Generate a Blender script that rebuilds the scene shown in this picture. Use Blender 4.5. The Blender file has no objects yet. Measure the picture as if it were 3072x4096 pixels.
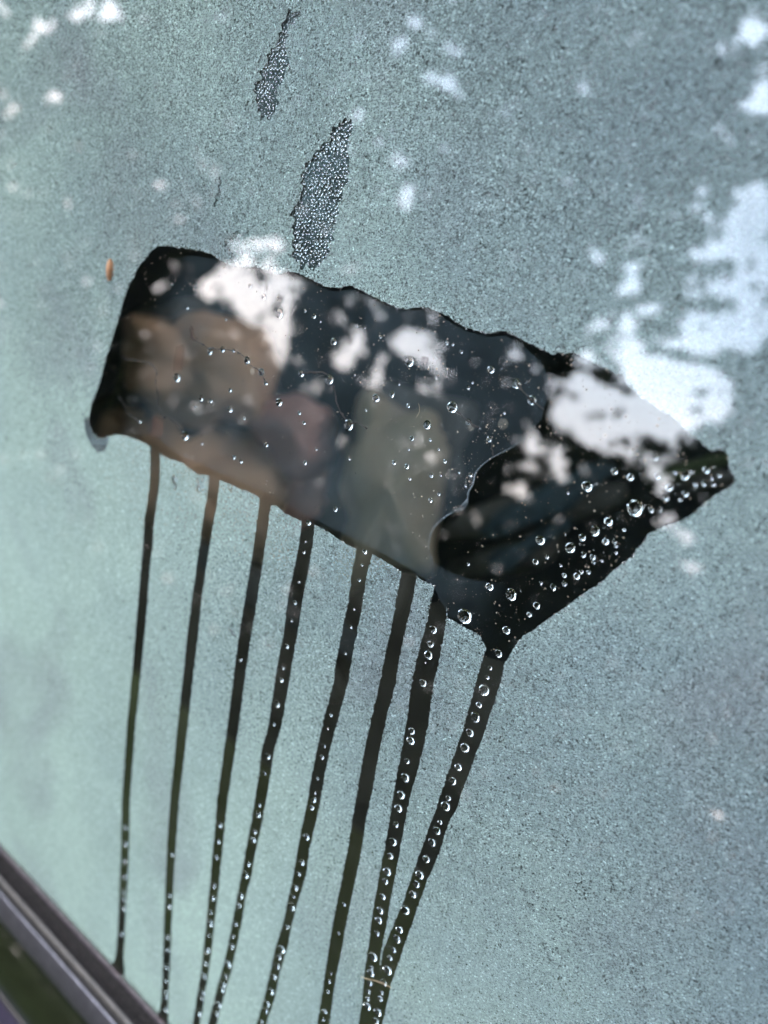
import bpy, math, random
import numpy as np
from mathutils import Vector, Matrix, noise
from mathutils.geometry import delaunay_2d_cdt

random.seed(7)
rng = np.random.default_rng(11)
scene = bpy.context.scene
COL = scene.collection

# ------------------------------------------------------------------ camera, sky, sun, exposure
# The window pane is a plane; every position on it is measured in metres: u along the sill,
# w up the slope of the pane, n out of it.
TILT = math.radians(40)                      # lean of the pane from the vertical
CENTRE = Vector((0, 0, 1.1))
cT, sT = math.cos(TILT), math.sin(TILT)
PANE = Matrix.Translation(CENTRE) @ Matrix(((1, 0, 0, 0), (0, sT, -cT, 0), (0, cT, sT, 0), (0, 0, 0, 1)))
FOCAL, DIST = 1597 * 3072 / 1659, 0.20       # focal length in photo pixels, distance to the pane
Vc = Vector((-830, 4590, 1600)).normalized()
px0 = Vector((-645, 894, 1600)); dd = Vector((1, 1.06, 0))
s_ = -px0.dot(Vc) / dd.dot(Vc)
Hc = (px0 + dd * s_).normalized()
Nc = Hc.cross(Vc)


def cam_to_plane(a):
    return Vector((-Hc.dot(a), -Vc.dot(a), Nc.dot(a)))


CAMP = -DIST * cam_to_plane(Vector((0, 0, 1)))
if CAMP.z < 0:
    raise SystemExit('camera behind the pane')
cam_data = bpy.data.cameras.new('camera')
cam = bpy.data.objects.new('camera', cam_data)
COL.objects.link(cam)
cam_data.sensor_fit = 'VERTICAL'
cam_data.sensor_height = 36
cam_data.lens = 36 * FOCAL / 4096
cam_data.clip_start = 0.01
cam_data.clip_end = 500
rt = PANE.to_3x3() @ cam_to_plane(Vector((1, 0, 0)))
up = PANE.to_3x3() @ cam_to_plane(Vector((0, -1, 0)))
bk = PANE.to_3x3() @ cam_to_plane(Vector((0, 0, -1)))
cm = Matrix((rt, up, bk)).transposed().to_4x4()
cm.translation = PANE @ CAMP
cam.matrix_world = cm
cam_data.dof.use_dof = True
cam_data.dof.focus_distance = DIST * 0.965
cam_data.dof.aperture_fstop = 7.8
scene.camera = cam

SUN_EL, SUN_AZ = math.radians(55), math.radians(325)
world = bpy.data.worlds.new('World')
scene.world = world
world.use_nodes = True
nt = world.node_tree
for n in list(nt.nodes):
    nt.nodes.remove(n)
out = nt.nodes.new('ShaderNodeOutputWorld')
bg = nt.nodes.new('ShaderNodeBackground')
bg.inputs['Strength'].default_value = 0.12
sky = nt.nodes.new('ShaderNodeTexSky')
sky.sky_type = 'NISHITA'
sky.sun_disc = False
sky.sun_elevation = SUN_EL
sky.sun_rotation = SUN_AZ
tc = nt.nodes.new('ShaderNodeTexCoord')
cl = nt.nodes.new('ShaderNodeTexNoise')
cl.inputs['Scale'].default_value = 1.7
cl.inputs['Detail'].default_value = 3
nt.links.new(tc.outputs['Generated'], cl.inputs['Vector'])
cr = nt.nodes.new('ShaderNodeMapRange')
cr.inputs[1].default_value = 0.28
cr.inputs[2].default_value = 0.48
nt.links.new(cl.outputs['Fac'], cr.inputs[0])
mx = nt.nodes.new('ShaderNodeMix')
mx.data_type = 'RGBA'
nt.links.new(cr.outputs[0], mx.inputs[0])
nt.links.new(sky.outputs['Color'], mx.inputs[6])
sx = nt.nodes.new('ShaderNodeSeparateXYZ')
nt.links.new(tc.outputs['Generated'], sx.inputs[0])
er = nt.nodes.new('ShaderNodeMapRange')
er.inputs[1].default_value, er.inputs[2].default_value = .35, .62
nt.links.new(sx.outputs[2], er.inputs[0])
cc = nt.nodes.new('ShaderNodeMix')
cc.data_type = 'RGBA'
nt.links.new(er.outputs[0], cc.inputs[0])
cc.inputs[6].default_value = (15.5, 13.6, 13.4, 1)     # warm cloud low down
cc.inputs[7].default_value = (11.3, 13.2, 16.3, 1)     # blue white veil higher up
nt.links.new(cc.outputs[2], mx.inputs[7])
nt.links.new(mx.outputs[2], bg.inputs['Color'])
nt.links.new(bg.outputs[0], out.inputs['Surface'])

sun_data = bpy.data.lights.new('sun', 'SUN')
sun = bpy.data.objects.new('sun', sun_data)
COL.objects.link(sun)
sun_data.energy = 0.9
sun_data.angle = math.radians(10)
sun_data.color = (1.0, 0.95, 0.88)
# sky rotation: the sun stands at azimuth SUN_AZ measured from +Y towards +X
sd = Vector((math.sin(SUN_AZ) * math.cos(SUN_EL), math.cos(SUN_AZ) * math.cos(SUN_EL), math.sin(SUN_EL)))
sun.matrix_world = sd.to_track_quat('Z', 'Y').to_matrix().to_4x4()
sun.location = sd * 20

scene.view_settings.view_transform = 'Standard'
scene.view_settings.look = 'None'
scene.view_settings.gamma = 1
scene.view_settings.exposure = 2.9


# ------------------------------------------------------------------ helpers
def at(x, y):
    """photo pixel -> (u, w) metres on the pane"""
    d = cam_to_plane(Vector(((x - 1536) / FOCAL, (y - 2048) / FOCAL, 1)))
    t = -CAMP.z / d.z
    return (CAMP.x + t * d.x, CAMP.y + t * d.y)


def mm_per_px(x, y):
    a, b, c = at(x, y), at(x + 1, y), at(x, y + 1)
    return math.hypot(b[0] - a[0], b[1] - a[1]), math.hypot(c[0] - a[0], c[1] - a[1])


def tag(o, label=None, cat=None, group=None, kind=None):
    if label: o['label'] = label
    if cat: o['category'] = cat
    if group: o['group'] = group
    if kind: o['kind'] = kind
    return o


def link(name, me, mat=None, parent=None, plane=True):
    o = bpy.data.objects.new(name, me)
    COL.objects.link(o)
    if mat is not None and me is not None and not me.materials:
        me.materials.append(mat)
    if parent is not None:
        o.parent = parent
    elif plane:
        o.matrix_world = PANE
    return o


def mesh(name, verts, faces, smooth=False):
    me = bpy.data.meshes.new(name)
    me.from_pydata([tuple(v) for v in verts], [], faces)
    if smooth:
        for p in me.polygons:
            p.use_smooth = True
    me.update()
    return me


class NT:
    """small node-tree writer"""
    def __init__(self, name):
        self.m = bpy.data.materials.new(name)
        self.m.use_nodes = True
        self.t = self.m.node_tree
        self.t.nodes.clear()
        self.out = self.t.nodes.new('ShaderNodeOutputMaterial')

    def n(self, typ, **kw):
        nd = self.t.nodes.new(typ)
        for k, v in kw.items():
            setattr(nd, k, v)
        return nd

    def put(self, sock, v):
        if isinstance(v, bpy.types.NodeSocket):
            self.t.links.new(v, sock)
        else:
            sock.default_value = v

    def math(self, op, a, b=0.0, c=None, clamp=False):
        nd = self.n('ShaderNodeMath', operation=op, use_clamp=clamp)
        self.put(nd.inputs[0], a)
        self.put(nd.inputs[1], b)
        if c is not None:
            self.put(nd.inputs[2], c)
        return nd.outputs[0]

    def rng(self, v, a, b, c=0.0, d=1.0, smooth=False):
        nd = self.n('ShaderNodeMapRange')
        if smooth: nd.interpolation_type = 'SMOOTHSTEP'
        self.put(nd.inputs[0], v)
        for i, q in enumerate((a, b, c, d)):
            self.put(nd.inputs[i + 1], q)
        return nd.outputs[0]

    def mixc(self, f, a, b):
        nd = self.n('ShaderNodeMix', data_type='RGBA')
        self.put(nd.inputs[0], f)
        self.put(nd.inputs[6], a)
        self.put(nd.inputs[7], b)
        return nd.outputs[2]

    def mixf(self, f, a, b):
        nd = self.n('ShaderNodeMix', data_type='FLOAT')
        self.put(nd.inputs[0], f)
        self.put(nd.inputs[2], a)
        self.put(nd.inputs[3], b)
        return nd.outputs[0]

    def mixs(self, f, a, b):
        nd = self.n('ShaderNodeMixShader')
        self.put(nd.inputs[0], f)
        self.t.links.new(a, nd.inputs[1])
        self.t.links.new(b, nd.inputs[2])
        return nd.outputs[0]

    def noise(self, scale, detail=2, vec=None, rough=0.5, dist=0.0):
        nd = self.n('ShaderNodeTexNoise')
        nd.inputs['Scale'].default_value = scale
        nd.inputs['Detail'].default_value = detail
        nd.inputs['Roughness'].default_value = rough
        nd.inputs['Distortion'].default_value = dist
        if vec is not None: self.t.links.new(vec, nd.inputs['Vector'])
        return nd.outputs[0]

    def obj(self):
        return self.n('ShaderNodeTexCoord').outputs['Object']

    def done(self, sh):
        self.t.links.new(sh, self.out.inputs['Surface'])
        return self.m


def principled(name, col, rough=0.5, metal=0.0, bump=0.0, bscale=800, spec=0.5, var=0.0, coat=0.0):
    m = NT(name)
    b = m.n('ShaderNodeBsdfPrincipled')
    o = m.obj()
    if var:
        f = m.noise(bscale * .3, 4, o, .6)
        dark = tuple(c * (1 - var) for c in col[:3]) + (1,)
        light = tuple(min(1, c * (1 + var)) for c in col[:3]) + (1,)
        m.put(b.inputs['Base Color'], m.mixc(m.rng(f, .35, .65), dark, light))
    else:
        b.inputs['Base Color'].default_value = tuple(col[:3]) + (1,)
    b.inputs['Roughness'].default_value = rough
    b.inputs['Metallic'].default_value = metal
    b.inputs['Specular IOR Level'].default_value = spec
    b.inputs['Coat Weight'].default_value = coat
    b.inputs['Coat Roughness'].default_value = 0.05
    if bump:
        bp = m.n('ShaderNodeBump')
        bp.inputs['Strength'].default_value = bump
        bp.inputs['Distance'].default_value = 0.0002
        m.put(bp.inputs['Height'], m.noise(bscale, 3, o))
        m.put(b.inputs['Normal'], bp.outputs[0])
    return m.done(b.outputs[0])


# ------------------------------------------------------------------ materials
def glass_pane_mat():
    m = NT('window_glass')
    fr = m.n('ShaderNodeFresnel')
    m.put(fr.inputs['IOR'], m.rng(m.n('ShaderNodeNewGeometry').outputs['Backfacing'], 0, 1, 1.52, 1 / 1.52))
    tr = m.n('ShaderNodeBsdfTransparent')
    tr.inputs['Color'].default_value = (0.93, 0.985, 0.97, 1)
    gl = m.n('ShaderNodeBsdfGlossy')
    gl.inputs['Roughness'].default_value = 0.0
    return m.done(m.mixs(fr.outputs[0], tr.outputs[0], gl.outputs[0]))


def fog_mat():
    m = NT('condensation')
    o = m.obj()
    sep = m.n('ShaderNodeSeparateXYZ')
    m.put(sep.inputs[0], o)
    # broad differences in how thickly the pane is misted
    broad = m.noise(7, 2, o, .5)
    zone = m.rng(m.math('ADD', m.math('ADD', m.math('MULTIPLY', sep.outputs[1], 2.8), m.math('MULTIPLY', sep.outputs[0], 1.0)),
                        m.math('MULTIPLY', m.math('SUBTRACT', broad, .5), 1.4)), -.85, .35, 0, 1)
    # beads of mist, two sizes
    v1 = m.n('ShaderNodeTexVoronoi', feature='F1')
    v1.inputs['Scale'].default_value = 1900
    m.put(v1.inputs['Vector'], o)
    v2 = m.n('ShaderNodeTexVoronoi', feature='F1')
    v2.inputs['Scale'].default_value = 1450
    m.put(v2.inputs['Vector'], o)
    v3 = m.n('ShaderNodeSeparateXYZ')
    m.put(v3.inputs[0], v2.outputs['Color'])
    sel = m.rng(v3.outputs[0], .80, .92)
    patchy = m.rng(m.noise(160, 3, o, .6), .42, .66)
    pit = m.math('MULTIPLY', m.math('MULTIPLY', sel, m.rng(v2.outputs[0], .6, .3)), m.math('ADD', patchy, .25))
    def cells(scale, stretch=1.0):
        mp_ = m.n('ShaderNodeMapping')
        m.put(mp_.inputs['Vector'], o)
        mp_.inputs['Scale'].default_value = (1, stretch, 1)
        vo = m.n('ShaderNodeTexVoronoi', feature='F1')
        vo.inputs['Scale'].default_value = scale
        m.put(vo.inputs['Vector'], mp_.outputs[0])
        sp = m.n('ShaderNodeSeparateXYZ')
        m.put(sp.inputs[0], vo.outputs['Color'])
        return sp.outputs
    ca, cb = cells(2900, 1.3), cells(4600, 1.2)
    g = m.math('ADD', m.math('MULTIPLY', ca[0], .6), m.math('MULTIPLY', cb[0], .4))
    dens = m.rng(g, .12, .88, -.36, .26)
    base = m.rng(zone, 0, 1, .93, .60)
    d1 = m.math('ADD', base, m.math('MULTIPLY', dens, m.rng(zone, 0, 1, .3, 1.0)))
    d2 = m.math('SUBTRACT', d1, m.math('MULTIPLY', pit, m.rng(zone, 0, 1, .3, .9)), clamp=True)
    d2 = m.math('MULTIPLY', d2, m.rng(sep.outputs[1], W_TRIM + .0002, W_TRIM + .0035, .35, 1, True))  # dark shade beside the seal, put in as thinner mist
    bp = m.n('ShaderNodeBump')
    bp.inputs['Strength'].default_value = 0.55
    bp.inputs['Distance'].default_value = 0.00022
    m.put(bp.inputs['Height'], m.math('SUBTRACT', 1.0, v1.outputs[0]))
    df = m.n('ShaderNodeBsdfDiffuse')
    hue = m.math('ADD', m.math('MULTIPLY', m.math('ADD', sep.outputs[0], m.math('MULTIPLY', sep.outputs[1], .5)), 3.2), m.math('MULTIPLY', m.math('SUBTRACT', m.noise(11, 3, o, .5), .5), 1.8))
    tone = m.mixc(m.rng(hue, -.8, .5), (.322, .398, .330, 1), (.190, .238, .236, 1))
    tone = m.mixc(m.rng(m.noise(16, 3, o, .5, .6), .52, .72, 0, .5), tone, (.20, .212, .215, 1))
    grain = m.rng(m.math('ADD', m.math('MULTIPLY', ca[1], .55), m.math('MULTIPLY', cb[1], .45)), .1, .9, .54, 1.46)  # uneven light caught by the beads, put into the colour
    bright = m.math('ADD', m.rng(ca[2], .93, .97, 1.0, 1.9), m.math('MULTIPLY', m.noise(300, 2, o, .6), .12))  # bead glints painted in as lighter cells
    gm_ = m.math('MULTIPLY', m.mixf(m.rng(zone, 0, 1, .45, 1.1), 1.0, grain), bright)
    vm = m.n('ShaderNodeVectorMath', operation='SCALE')
    m.put(vm.inputs[0], tone)
    m.put(vm.inputs[3], gm_)
    m.put(df.inputs['Color'], vm.outputs[0])
    m.put(df.inputs['Normal'], bp.outputs[0])
    tr = m.n('ShaderNodeBsdfTransparent')
    tr.inputs['Color'].default_value = (1, 1, 1, 1)
    fr = m.n('ShaderNodeFresnel')
    fr.inputs['IOR'].default_value = 1.68
    gl = m.n('ShaderNodeBsdfGlossy')
    gl.inputs['Roughness'].default_value = 0.0
    return m.done(m.mixs(fr.outputs[0], m.mixs(d2, tr.outputs[0], df.outputs[0]), gl.outputs[0]))


def film_mat(name, milk, col=(.45, .6, .66, 1), fade=None):
    m = NT(name)
    o = m.obj()
    df = m.n('ShaderNodeBsdfDiffuse')
    df.inputs['Color'].default_value = col
    tr = m.n('ShaderNodeBsdfTransparent')
    f = m.math('MULTIPLY', m.rng(m.noise(38, 3, o, .55, 1.0), .3, .7, .45, 1.5), milk, clamp=True)
    if fade is not None:            # the film thins out towards this line on the pane
        (ax, ay), (bx, by), reach = fade
        ln = math.hypot(bx - ax, by - ay)
        nx, ny = -(by - ay) / ln, (bx - ax) / ln
        sp = m.n('ShaderNodeSeparateXYZ')
        m.put(sp.inputs[0], o)
        d = m.math('ADD', m.math('MULTIPLY', m.math('SUBTRACT', sp.outputs[0], ax), nx), m.math('MULTIPLY', m.math('SUBTRACT', sp.outputs[1], ay), ny))
        d = m.math('ADD', d, m.math('MULTIPLY', m.math('SUBTRACT', m.noise(60, 3, o), .5), .010))
        f = m.math('MULTIPLY', f, m.rng(d, 0, reach, 0, 1, True))
    return m.done(m.mixs(f, tr.outputs[0], df.outputs[0]))


def water_mat():
    m = NT('water')
    g = m.n('ShaderNodeBsdfGlass')
    g.inputs['IOR'].default_value = 1.333
    g.inputs['Roughness'].default_value = 0.0
    g.inputs['Color'].default_value = (1, 1, 1, 1)
    return m.done(g.outputs[0])


W_TRIM = at(0, 3381)[1]
M_GLASS = glass_pane_mat()
M_FOG = fog_mat()
M_WATER = water_mat()
M_CLEAR = film_mat('clear_water', .001)
M_TRAIL = film_mat('trail_water', .020, (.5, .48, .36, 1))
M_MILK = film_mat('milky_water', .031, fade=(at(640, 1044), at(470, 1700), .020))
M_RIM = film_mat('milky_rim', .12, (.7, .82, .85, 1))


# ------------------------------------------------------------------ outlines on the pane, traced in photo pixels
def R(ox, oy, s, pts):
    return [(ox + s * p[0], oy + s * p[1]) + tuple(p[2:]) for p in pts]


patch = []
patch += R(300, 950, .7233, [(455,48),(500,45),(560,50),(640,62),(700,75),(760,95),(800,120),(840,145),(880,160),(930,165),(1000,165),(1060,180),(1120,205),(1160,195),(1180,185),(1230,195)])
patch += R(1200, 1100, .7233, [(20,5),(60,25),(120,50),(160,70),(210,70),(250,58),(290,60),(340,85),(400,115),(450,140),(490,160),(540,182),(590,188),(630,178),(670,175),(720,185),(780,210),(830,240),(870,265),(920,290),(980,310),(1040,318),(1090,312),(1140,312),(1190,335),(1240,365),(1290,385),(1340,410),(1400,440),(1440,430),(1480,430)])
patch += [(2300,1411),(2350,1436),(2424,1476),(2474,1496),(2489,1491),(2514,1545),(2558,1585),(2608,1615),(2648,1645),(2678,1655),(2713,1685),(2748,1730),(2777,1750),(2802,1770)]
patch += R(1700, 1500, .7836, [(1430,360),(1460,385),(1490,375),(1520,380),(1545,410),(1550,440),(1560,490),(1580,510),(1582,545),(1560,575),(1500,600),(1450,640),(1410,670),(1380,700),(1330,735),(1260,760),(1200,780),(1150,810),(1110,860),(1080,890),(1060,930),(1010,960),(960,1000),(900,1060),(830,1105),(760,1150),(700,1200),(620,1250),(560,1300),(500,1330)])
patch += R(1200, 2300, .7233, [(1200,375),(1165,440),(1140,480),(1012,452),(1028,410),(1010,360),(980,325),(920,295),(870,265),(815,235),(812,150),(722,150),(735,100),(740,60),(655,18),(650,-10),(560,-14)])
patch += [(1590,2280),(1540,2245),(1492,2219),(1423,2195)]
patch += R(300, 1750, .7233, [(1500,590),(1440,550),(1380,510),(1328,484),(1252,462),(1200,440),(1150,410),(1110,378),(1087,374),(1022,340),(1010,325),(960,300),(900,280),(850,255),(800,235),(740,210),(680,205),(640,175),(600,140),(540,125),(480,100),(470,84),(418,48)])
patch += R(300, 950, .7233, [(360,1125),(310,1105),(260,1092),(220,1090),(190,1095),(165,1110),(125,1110),(95,1070),(75,1010),(90,920),(120,850),(140,790),(160,720),(175,650),(200,590),(215,530),(240,450),(255,390),(275,330),(295,270),(325,220),(350,160),(385,120),(420,75)])
tail = R(300, 950, .7233, [(75,1010),(95,1070),(125,1110),(165,1110),(190,1097),(182,1140),(165,1180),(125,1190),(90,1150),(66,1100),(55,1060),(50,1015),(60,990)])

T1 = [(1740,604,644),(1784,603,640),(1909,600,640),(2003,591,629),(2075,578,618),(2184,571,611),(2292,562,598),(2401,553,591),(2546,540,578),(2690,528,564),(2900,508,542),(3200,487,520),(3381,484,517),(3562,478,508),(3742,470,499),(3830,462,494),(3900,430,500)]
T2 = [(1880,840,884),(1916,835,879),(2003,827,871),(2075,812,857),(2184,798,839),(2292,783,822),(2401,767,806),(2546,748,792),(2690,734,774),(2900,710,752),(3200,680,717),(3290,674,711),(3381,668,704),(3501,663,696),(3652,657,689),(3773,654,684),(3893,650,678),(3984,646,672),(4040,640,672),(4120,600,675)]
T3 = [(1985,1040,1088),(2003,1039,1086),(2112,1025,1072),(2220,1009,1056),(2329,991,1040),(2437,973,1023),(2546,955,1005),(2690,936,983),(2900,910,956),(3200,868,910),(3321,859,898),(3441,847,886),(3562,837,874),(3682,825,859),(3803,814,847),(3923,799,829),(4044,778,811),(4096,770,799),(4300,735,765)]
T4 = [(2080,1208,1262),(2097,1206,1260),(2184,1195,1251),(2292,1174,1233),(2401,1150,1210),(2510,1138,1195),(2618,1117,1175),(2726,1099,1157),(2900,1074,1127),(3000,1046,1097),(3099,1035,1082),(3199,1019,1066),(3298,1003,1047),(3398,983,1024),(3497,966,1007),(3597,946,981),(3696,928,966),(3796,908,945),(3895,884,923),(3953,868,905),(4096,832,868),(4400,760,795)]
T5 = [(2190,1424,1494),(2219,1423,1490),(2300,1406,1467),(2408,1393,1452),(2517,1370,1431),(2625,1348,1410),(2734,1334,1392),(2879,1294,1352),(3000,1267,1319),(3099,1247,1300),(3199,1231,1283),(3298,1210,1261),(3398,1190,1238),(3497,1174,1225),(3597,1152,1195),(3696,1131,1169),(3796,1100,1149),(3895,1079,1119),(3995,1056,1099),(4096,1026,1066),(4500,940,980)]
T6 = [(2270,1608,1672),(2300,1605,1670),(2372,1589,1656),(2517,1564,1623),(2625,1539,1600),(2734,1518,1583),(2842,1493,1554),(2951,1468,1529),(3059,1446,1507),(3168,1428,1489),(3265,1411,1466),(3398,1391,1447),(3530,1364,1420),(3663,1338,1391),(3796,1314,1367),(3928,1295,1341),(4096,1268,1318),(4500,1190,1240)]
T7 = [(2396,1724,1786),(2408,1722,1787),(2474,1710,1786),(2553,1688,1773),(2625,1670,1760),(2734,1645,1735),(2842,1634,1721),(2951,1616,1703),(3059,1594,1677),(3199,1570,1638),(3298,1556,1619),(3398,1537,1600),(3497,1517,1583),(3597,1500,1563),(3696,1484,1547),(3763,1477,1533),(3829,1467,1522),(3895,1457,1518),(3995,1450,1504),(4096,1435,1482),(4500,1380,1420)]
T8 = [(2618,1936,2026),(2625,1934,2024),(2698,1912,2012),(2806,1884,1978),(2915,1853,1943),(3023,1815,1902),(3132,1779,1862),(3240,1742,1826),(3298,1719,1792),(3398,1686,1762),(3497,1649,1719),(3597,1616,1682),(3696,1576,1649),(3796,1533,1613),(3862,1521,1590),(3928,1512,1566),(3995,1499,1553),(4096,1478,1529),(4500,1412,1462)]
TRAILS = [T1, T2, T3, T4, T5, T6, T7, T8]


def trail_poly(T):
    return [(l, y) for y, l, r in T] + [(r, y) for y, l, r in reversed(T)]


S = .9259
streaks = [
    R(800, 0, .7233, [(510,40),(560,70),(530,120),(480,190),(470,260),(485,340),(455,450),(430,540),(415,640),(370,660),(320,620),(305,500),(335,380),(370,310),(420,230),(450,150),(465,90)]),
    R(800, 0, .7233, [(790,665),(850,680),(840,740),(825,830),(810,960),(800,1040),(770,1150),(745,1280),(700,1400),(665,1475),(560,1470),(515,1440),(505,1370),(520,1250),(510,1150),(560,1050),(570,950),(610,870),(680,790),(740,730)]),
    R(0, 0, S, [(970,1040),(1010,1010),(1060,1010),(1110,1060),(1110,1110),(1050,1140),(990,1130)]),
    R(0, 0, S, [(950,760),(975,780),(960,850),(935,890),(925,880),(940,800)]),
    R(300, 1750, .7233, [(685,225),(712,222),(712,275),(690,300),(680,260)]),
    R(300, 1750, .7233, [(540,210),(562,215),(568,285),(552,288),(540,250)]),
    R(300, 1750, .7233, [(848,1040),(880,1035),(885,1095),(862,1100)]),
]


def resample(pts, step=.0005, jit=.00016, freq=1500):
    """plane polygon with small bead-sized irregularities along its outline"""
    P = [Vector(p) for p in pts]
    res = []
    for i, a in enumerate(P):
        b = P[(i + 1) % len(P)]
        L = (b - a).length
        k = max(1, int(L / step))
        nrm = Vector((-(b - a).y, (b - a).x)).normalized() if L else Vector((0, 0))
        for j in range(k):
            q = a + (b - a) * (j / k)
            f = noise.noise(Vector((q.x * freq, q.y * freq, 0))) + .5 * noise.noise(Vector((q.x * freq * .22, q.y * freq * .22, 5)))
            res.append(q + nrm * jit * 1.7 * f)
    return res


loops = []          # (name, points)
W_TRIM = at(0, 3381)[1]
U0, U1, W1 = -0.46, 0.26, 0.34
loops.append([Vector((U0, W_TRIM - .004)), Vector((U1, W_TRIM - .004)), Vector((U1, W1)), Vector((U0, W1))])
for T in TRAILS:
    loops.append(resample([at(*p) for p in trail_poly(T)], .0005, .00022))
loops.append(resample([at(*p) for p in patch], .0005, .00022))
loops.append(resample([at(*p) for p in tail], .0006, .0001))
for s in streaks:
    loops.append(resample([at(*p) for p in s], 0.0004, .0012, 700))

cv, ce = [], []
for L in loops:
    k = len(cv)
    ce += [(k + i, k + (i + 1) % len(L)) for i in range(len(L))]
    cv += L
res = delaunay_2d_cdt([Vector((p.x * 1000, p.y * 1000)) for p in cv], ce, [], 0, 1e-5)
rv = [(v.x / 1000, v.y / 1000) for v in res[0]]
rf = [f for f in res[2]]
RV = np.array(rv)
RF = np.array([f[:3] for f in rf])
TC = RV[RF].mean(1)
owner = np.zeros(len(rf), dtype=int)


def in_loop(L, P):
    A = np.array([(p.x, p.y) for p in L]); B = np.roll(A, -1, 0)
    c = np.zeros(len(P), dtype=int)
    for (xi, yi), (xj, yj) in zip(A, B):
        if yi == yj: continue
        hit = ((yi > P[:, 1]) != (yj > P[:, 1])) & (P[:, 0] < (xj - xi) * (P[:, 1] - yi) / (yj - yi) + xi)
        c += hit
    return c % 2 == 1


for k in list(range(1, 9)) + list(range(10, len(loops))) + [9]:
    L = loops[k]
    xs, ys = [p.x for p in L], [p.y for p in L]
    near = np.where((TC[:, 0] > min(xs)) & (TC[:, 0] < max(xs)) & (TC[:, 1] > min(ys)) & (TC[:, 1] < max(ys)))[0]
    if len(near):
        owner[near[in_loop(L, TC[near])]] = k
groups = {i: [] for i in range(len(loops))}
for f, k in zip(rf, owner):
    groups[k].append(f)


def sheet(name, faces, n, mat, parent=None, cut=False):
    used = {}
    vv, ff = [], []
    for f in faces:
        g = []
        for i in f:
            if i not in used:
                used[i] = len(vv)
                vv.append((rv[i][0], rv[i][1], n))
            g.append(used[i])
        ff.append(g)
    return link(name, mesh(name, vv, ff), mat, parent)


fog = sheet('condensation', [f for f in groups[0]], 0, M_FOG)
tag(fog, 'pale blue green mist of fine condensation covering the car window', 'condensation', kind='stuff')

M_THIN = film_mat('thin_mist', .20, (.24, .31, .31, 1))
SL = ['coarse dark streak of beads at the top, left of centre', 'long coarse dark streak of beads above the cleared patch',
      'pale cluster of coarse beads just above the cleared patch', 'thin short streak of beads above the pale cluster',
      'little cluster of beads beside the second trail near the patch', 'little cluster of beads between the two leftmost trails',
      'little cluster of beads left of the third trail']
STREAK = []
for k in range(7):
    e = bpy.data.objects.new('bead_streak', None)
    COL.objects.link(e)
    e.matrix_world = PANE
    tag(e, SL[k], 'bead streak', 'streaks of coarser condensation beads')
    STREAK.append(e)
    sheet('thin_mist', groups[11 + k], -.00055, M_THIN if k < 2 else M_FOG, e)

pt = bpy.data.objects.new('cleared_patch', None)
COL.objects.link(pt)
pt.matrix_world = PANE
tag(pt, 'dark wiped clear patch slanting across the misted car window', 'clear patch')
sheet('clear_film', groups[9], 0, M_CLEAR, pt)
tl = sheet('smeared_tail', groups[10], 0, film_mat('smear', .6, (.12, .145, .14, 1)), pt)
ORD = ['first', 'second', 'third', 'fourth', 'fifth', 'sixth', 'seventh', 'eighth']
TL = ['leftmost narrow dark water trail running down to the rubber seal',
      'second dark water trail from the left, ending at the rubber seal',
      'third dark water trail from the left, few drops in its upper half',
      'fourth dark water trail from the left, drops along its whole length',
      'fifth dark water trail from the left, below the beige shape in the patch',
      'sixth dark water trail from the left, nearly free of drops',
      'seventh dark water trail from the left, meeting its right neighbour at the bottom',
      'rightmost wide water trail running from the funnel below the patch']
for i in range(8):
    o = sheet('water_trail', groups[1 + i], 0, M_TRAIL)
    tag(o, TL[i], 'water trail', 'water trails running down from the cleared patch')

# milky film over the left part of the patch, its curved pale rim
milk = R(1200, 1100, .7233, [(1345,745),(1335,790),(1290,840),(1230,910),(1160,960),(1080,1000),(1020,1040),(985,1075),(965,1110),(955,1160),(930,1200),(925,1240),(895,1275)])
milk += R(1700, 1500, .7836, [(215,640),(200,680),(150,695),(90,735),(45,780),(25,830),(18,880),(30,930),(38,950)])
rim_rest = R(1700, 1500, .7836, [(110,1000),(220,1040),(330,1060)])
rim_line = [Vector(at(*p)) for p in milk]
inner_path = R(300, 950, .7233, [(330,1090),(240,1080),(190,1075)]) + R(300, 950, .7233, [(260,960),(290,800),(330,640),(380,470),(430,300),(470,130),(640,100),(760,120),(880,178),(1000,188),(1120,228),(1230,215),(1350,272),(1440,302)]) + R(1200, 1100, .7233, [(120,85),(210,90),(290,78),(400,135),(540,200),(670,195),(780,232),(920,312),(1040,340),(1140,335),(1240,400),(1330,480),(1370,560),(1385,650)])
low = R(300, 1750, .7233, [(430,-20),(560,90),(700,150),(900,240),(1060,310),(1240,410),(1400,490),(1560,570)])
low += [(1580, 2240), (1680, 2300), (1735, 2350)]
funnel = R(1700, 1500, .7836, [(400,1070),(452,1120),(425,1210),(400,1310),(340,1420),(312,1440),(298,1370),(262,1300),(180,1255),(122,1232),(75,1150)])
mp = [Vector(p[:2]) for p in rim_line] + [Vector(at(*p[:2])) for p in reversed(low)] + [Vector(at(*p[:2])) for p in inner_path]
mres = delaunay_2d_cdt([v * 1000 for v in mp], [], [list(range(len(mp)))], 1, 1e-4)
fp = [Vector(at(*p)) for p in R(1700, 1500, .7836, [(18,880),(38,950)]) + rim_rest + funnel + R(1200, 2300, .7233, [(740,60),(735,20)])]
fres = delaunay_2d_cdt([v * 1000 for v in fp], [], [list(range(len(fp)))], 1, 1e-4)
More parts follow.
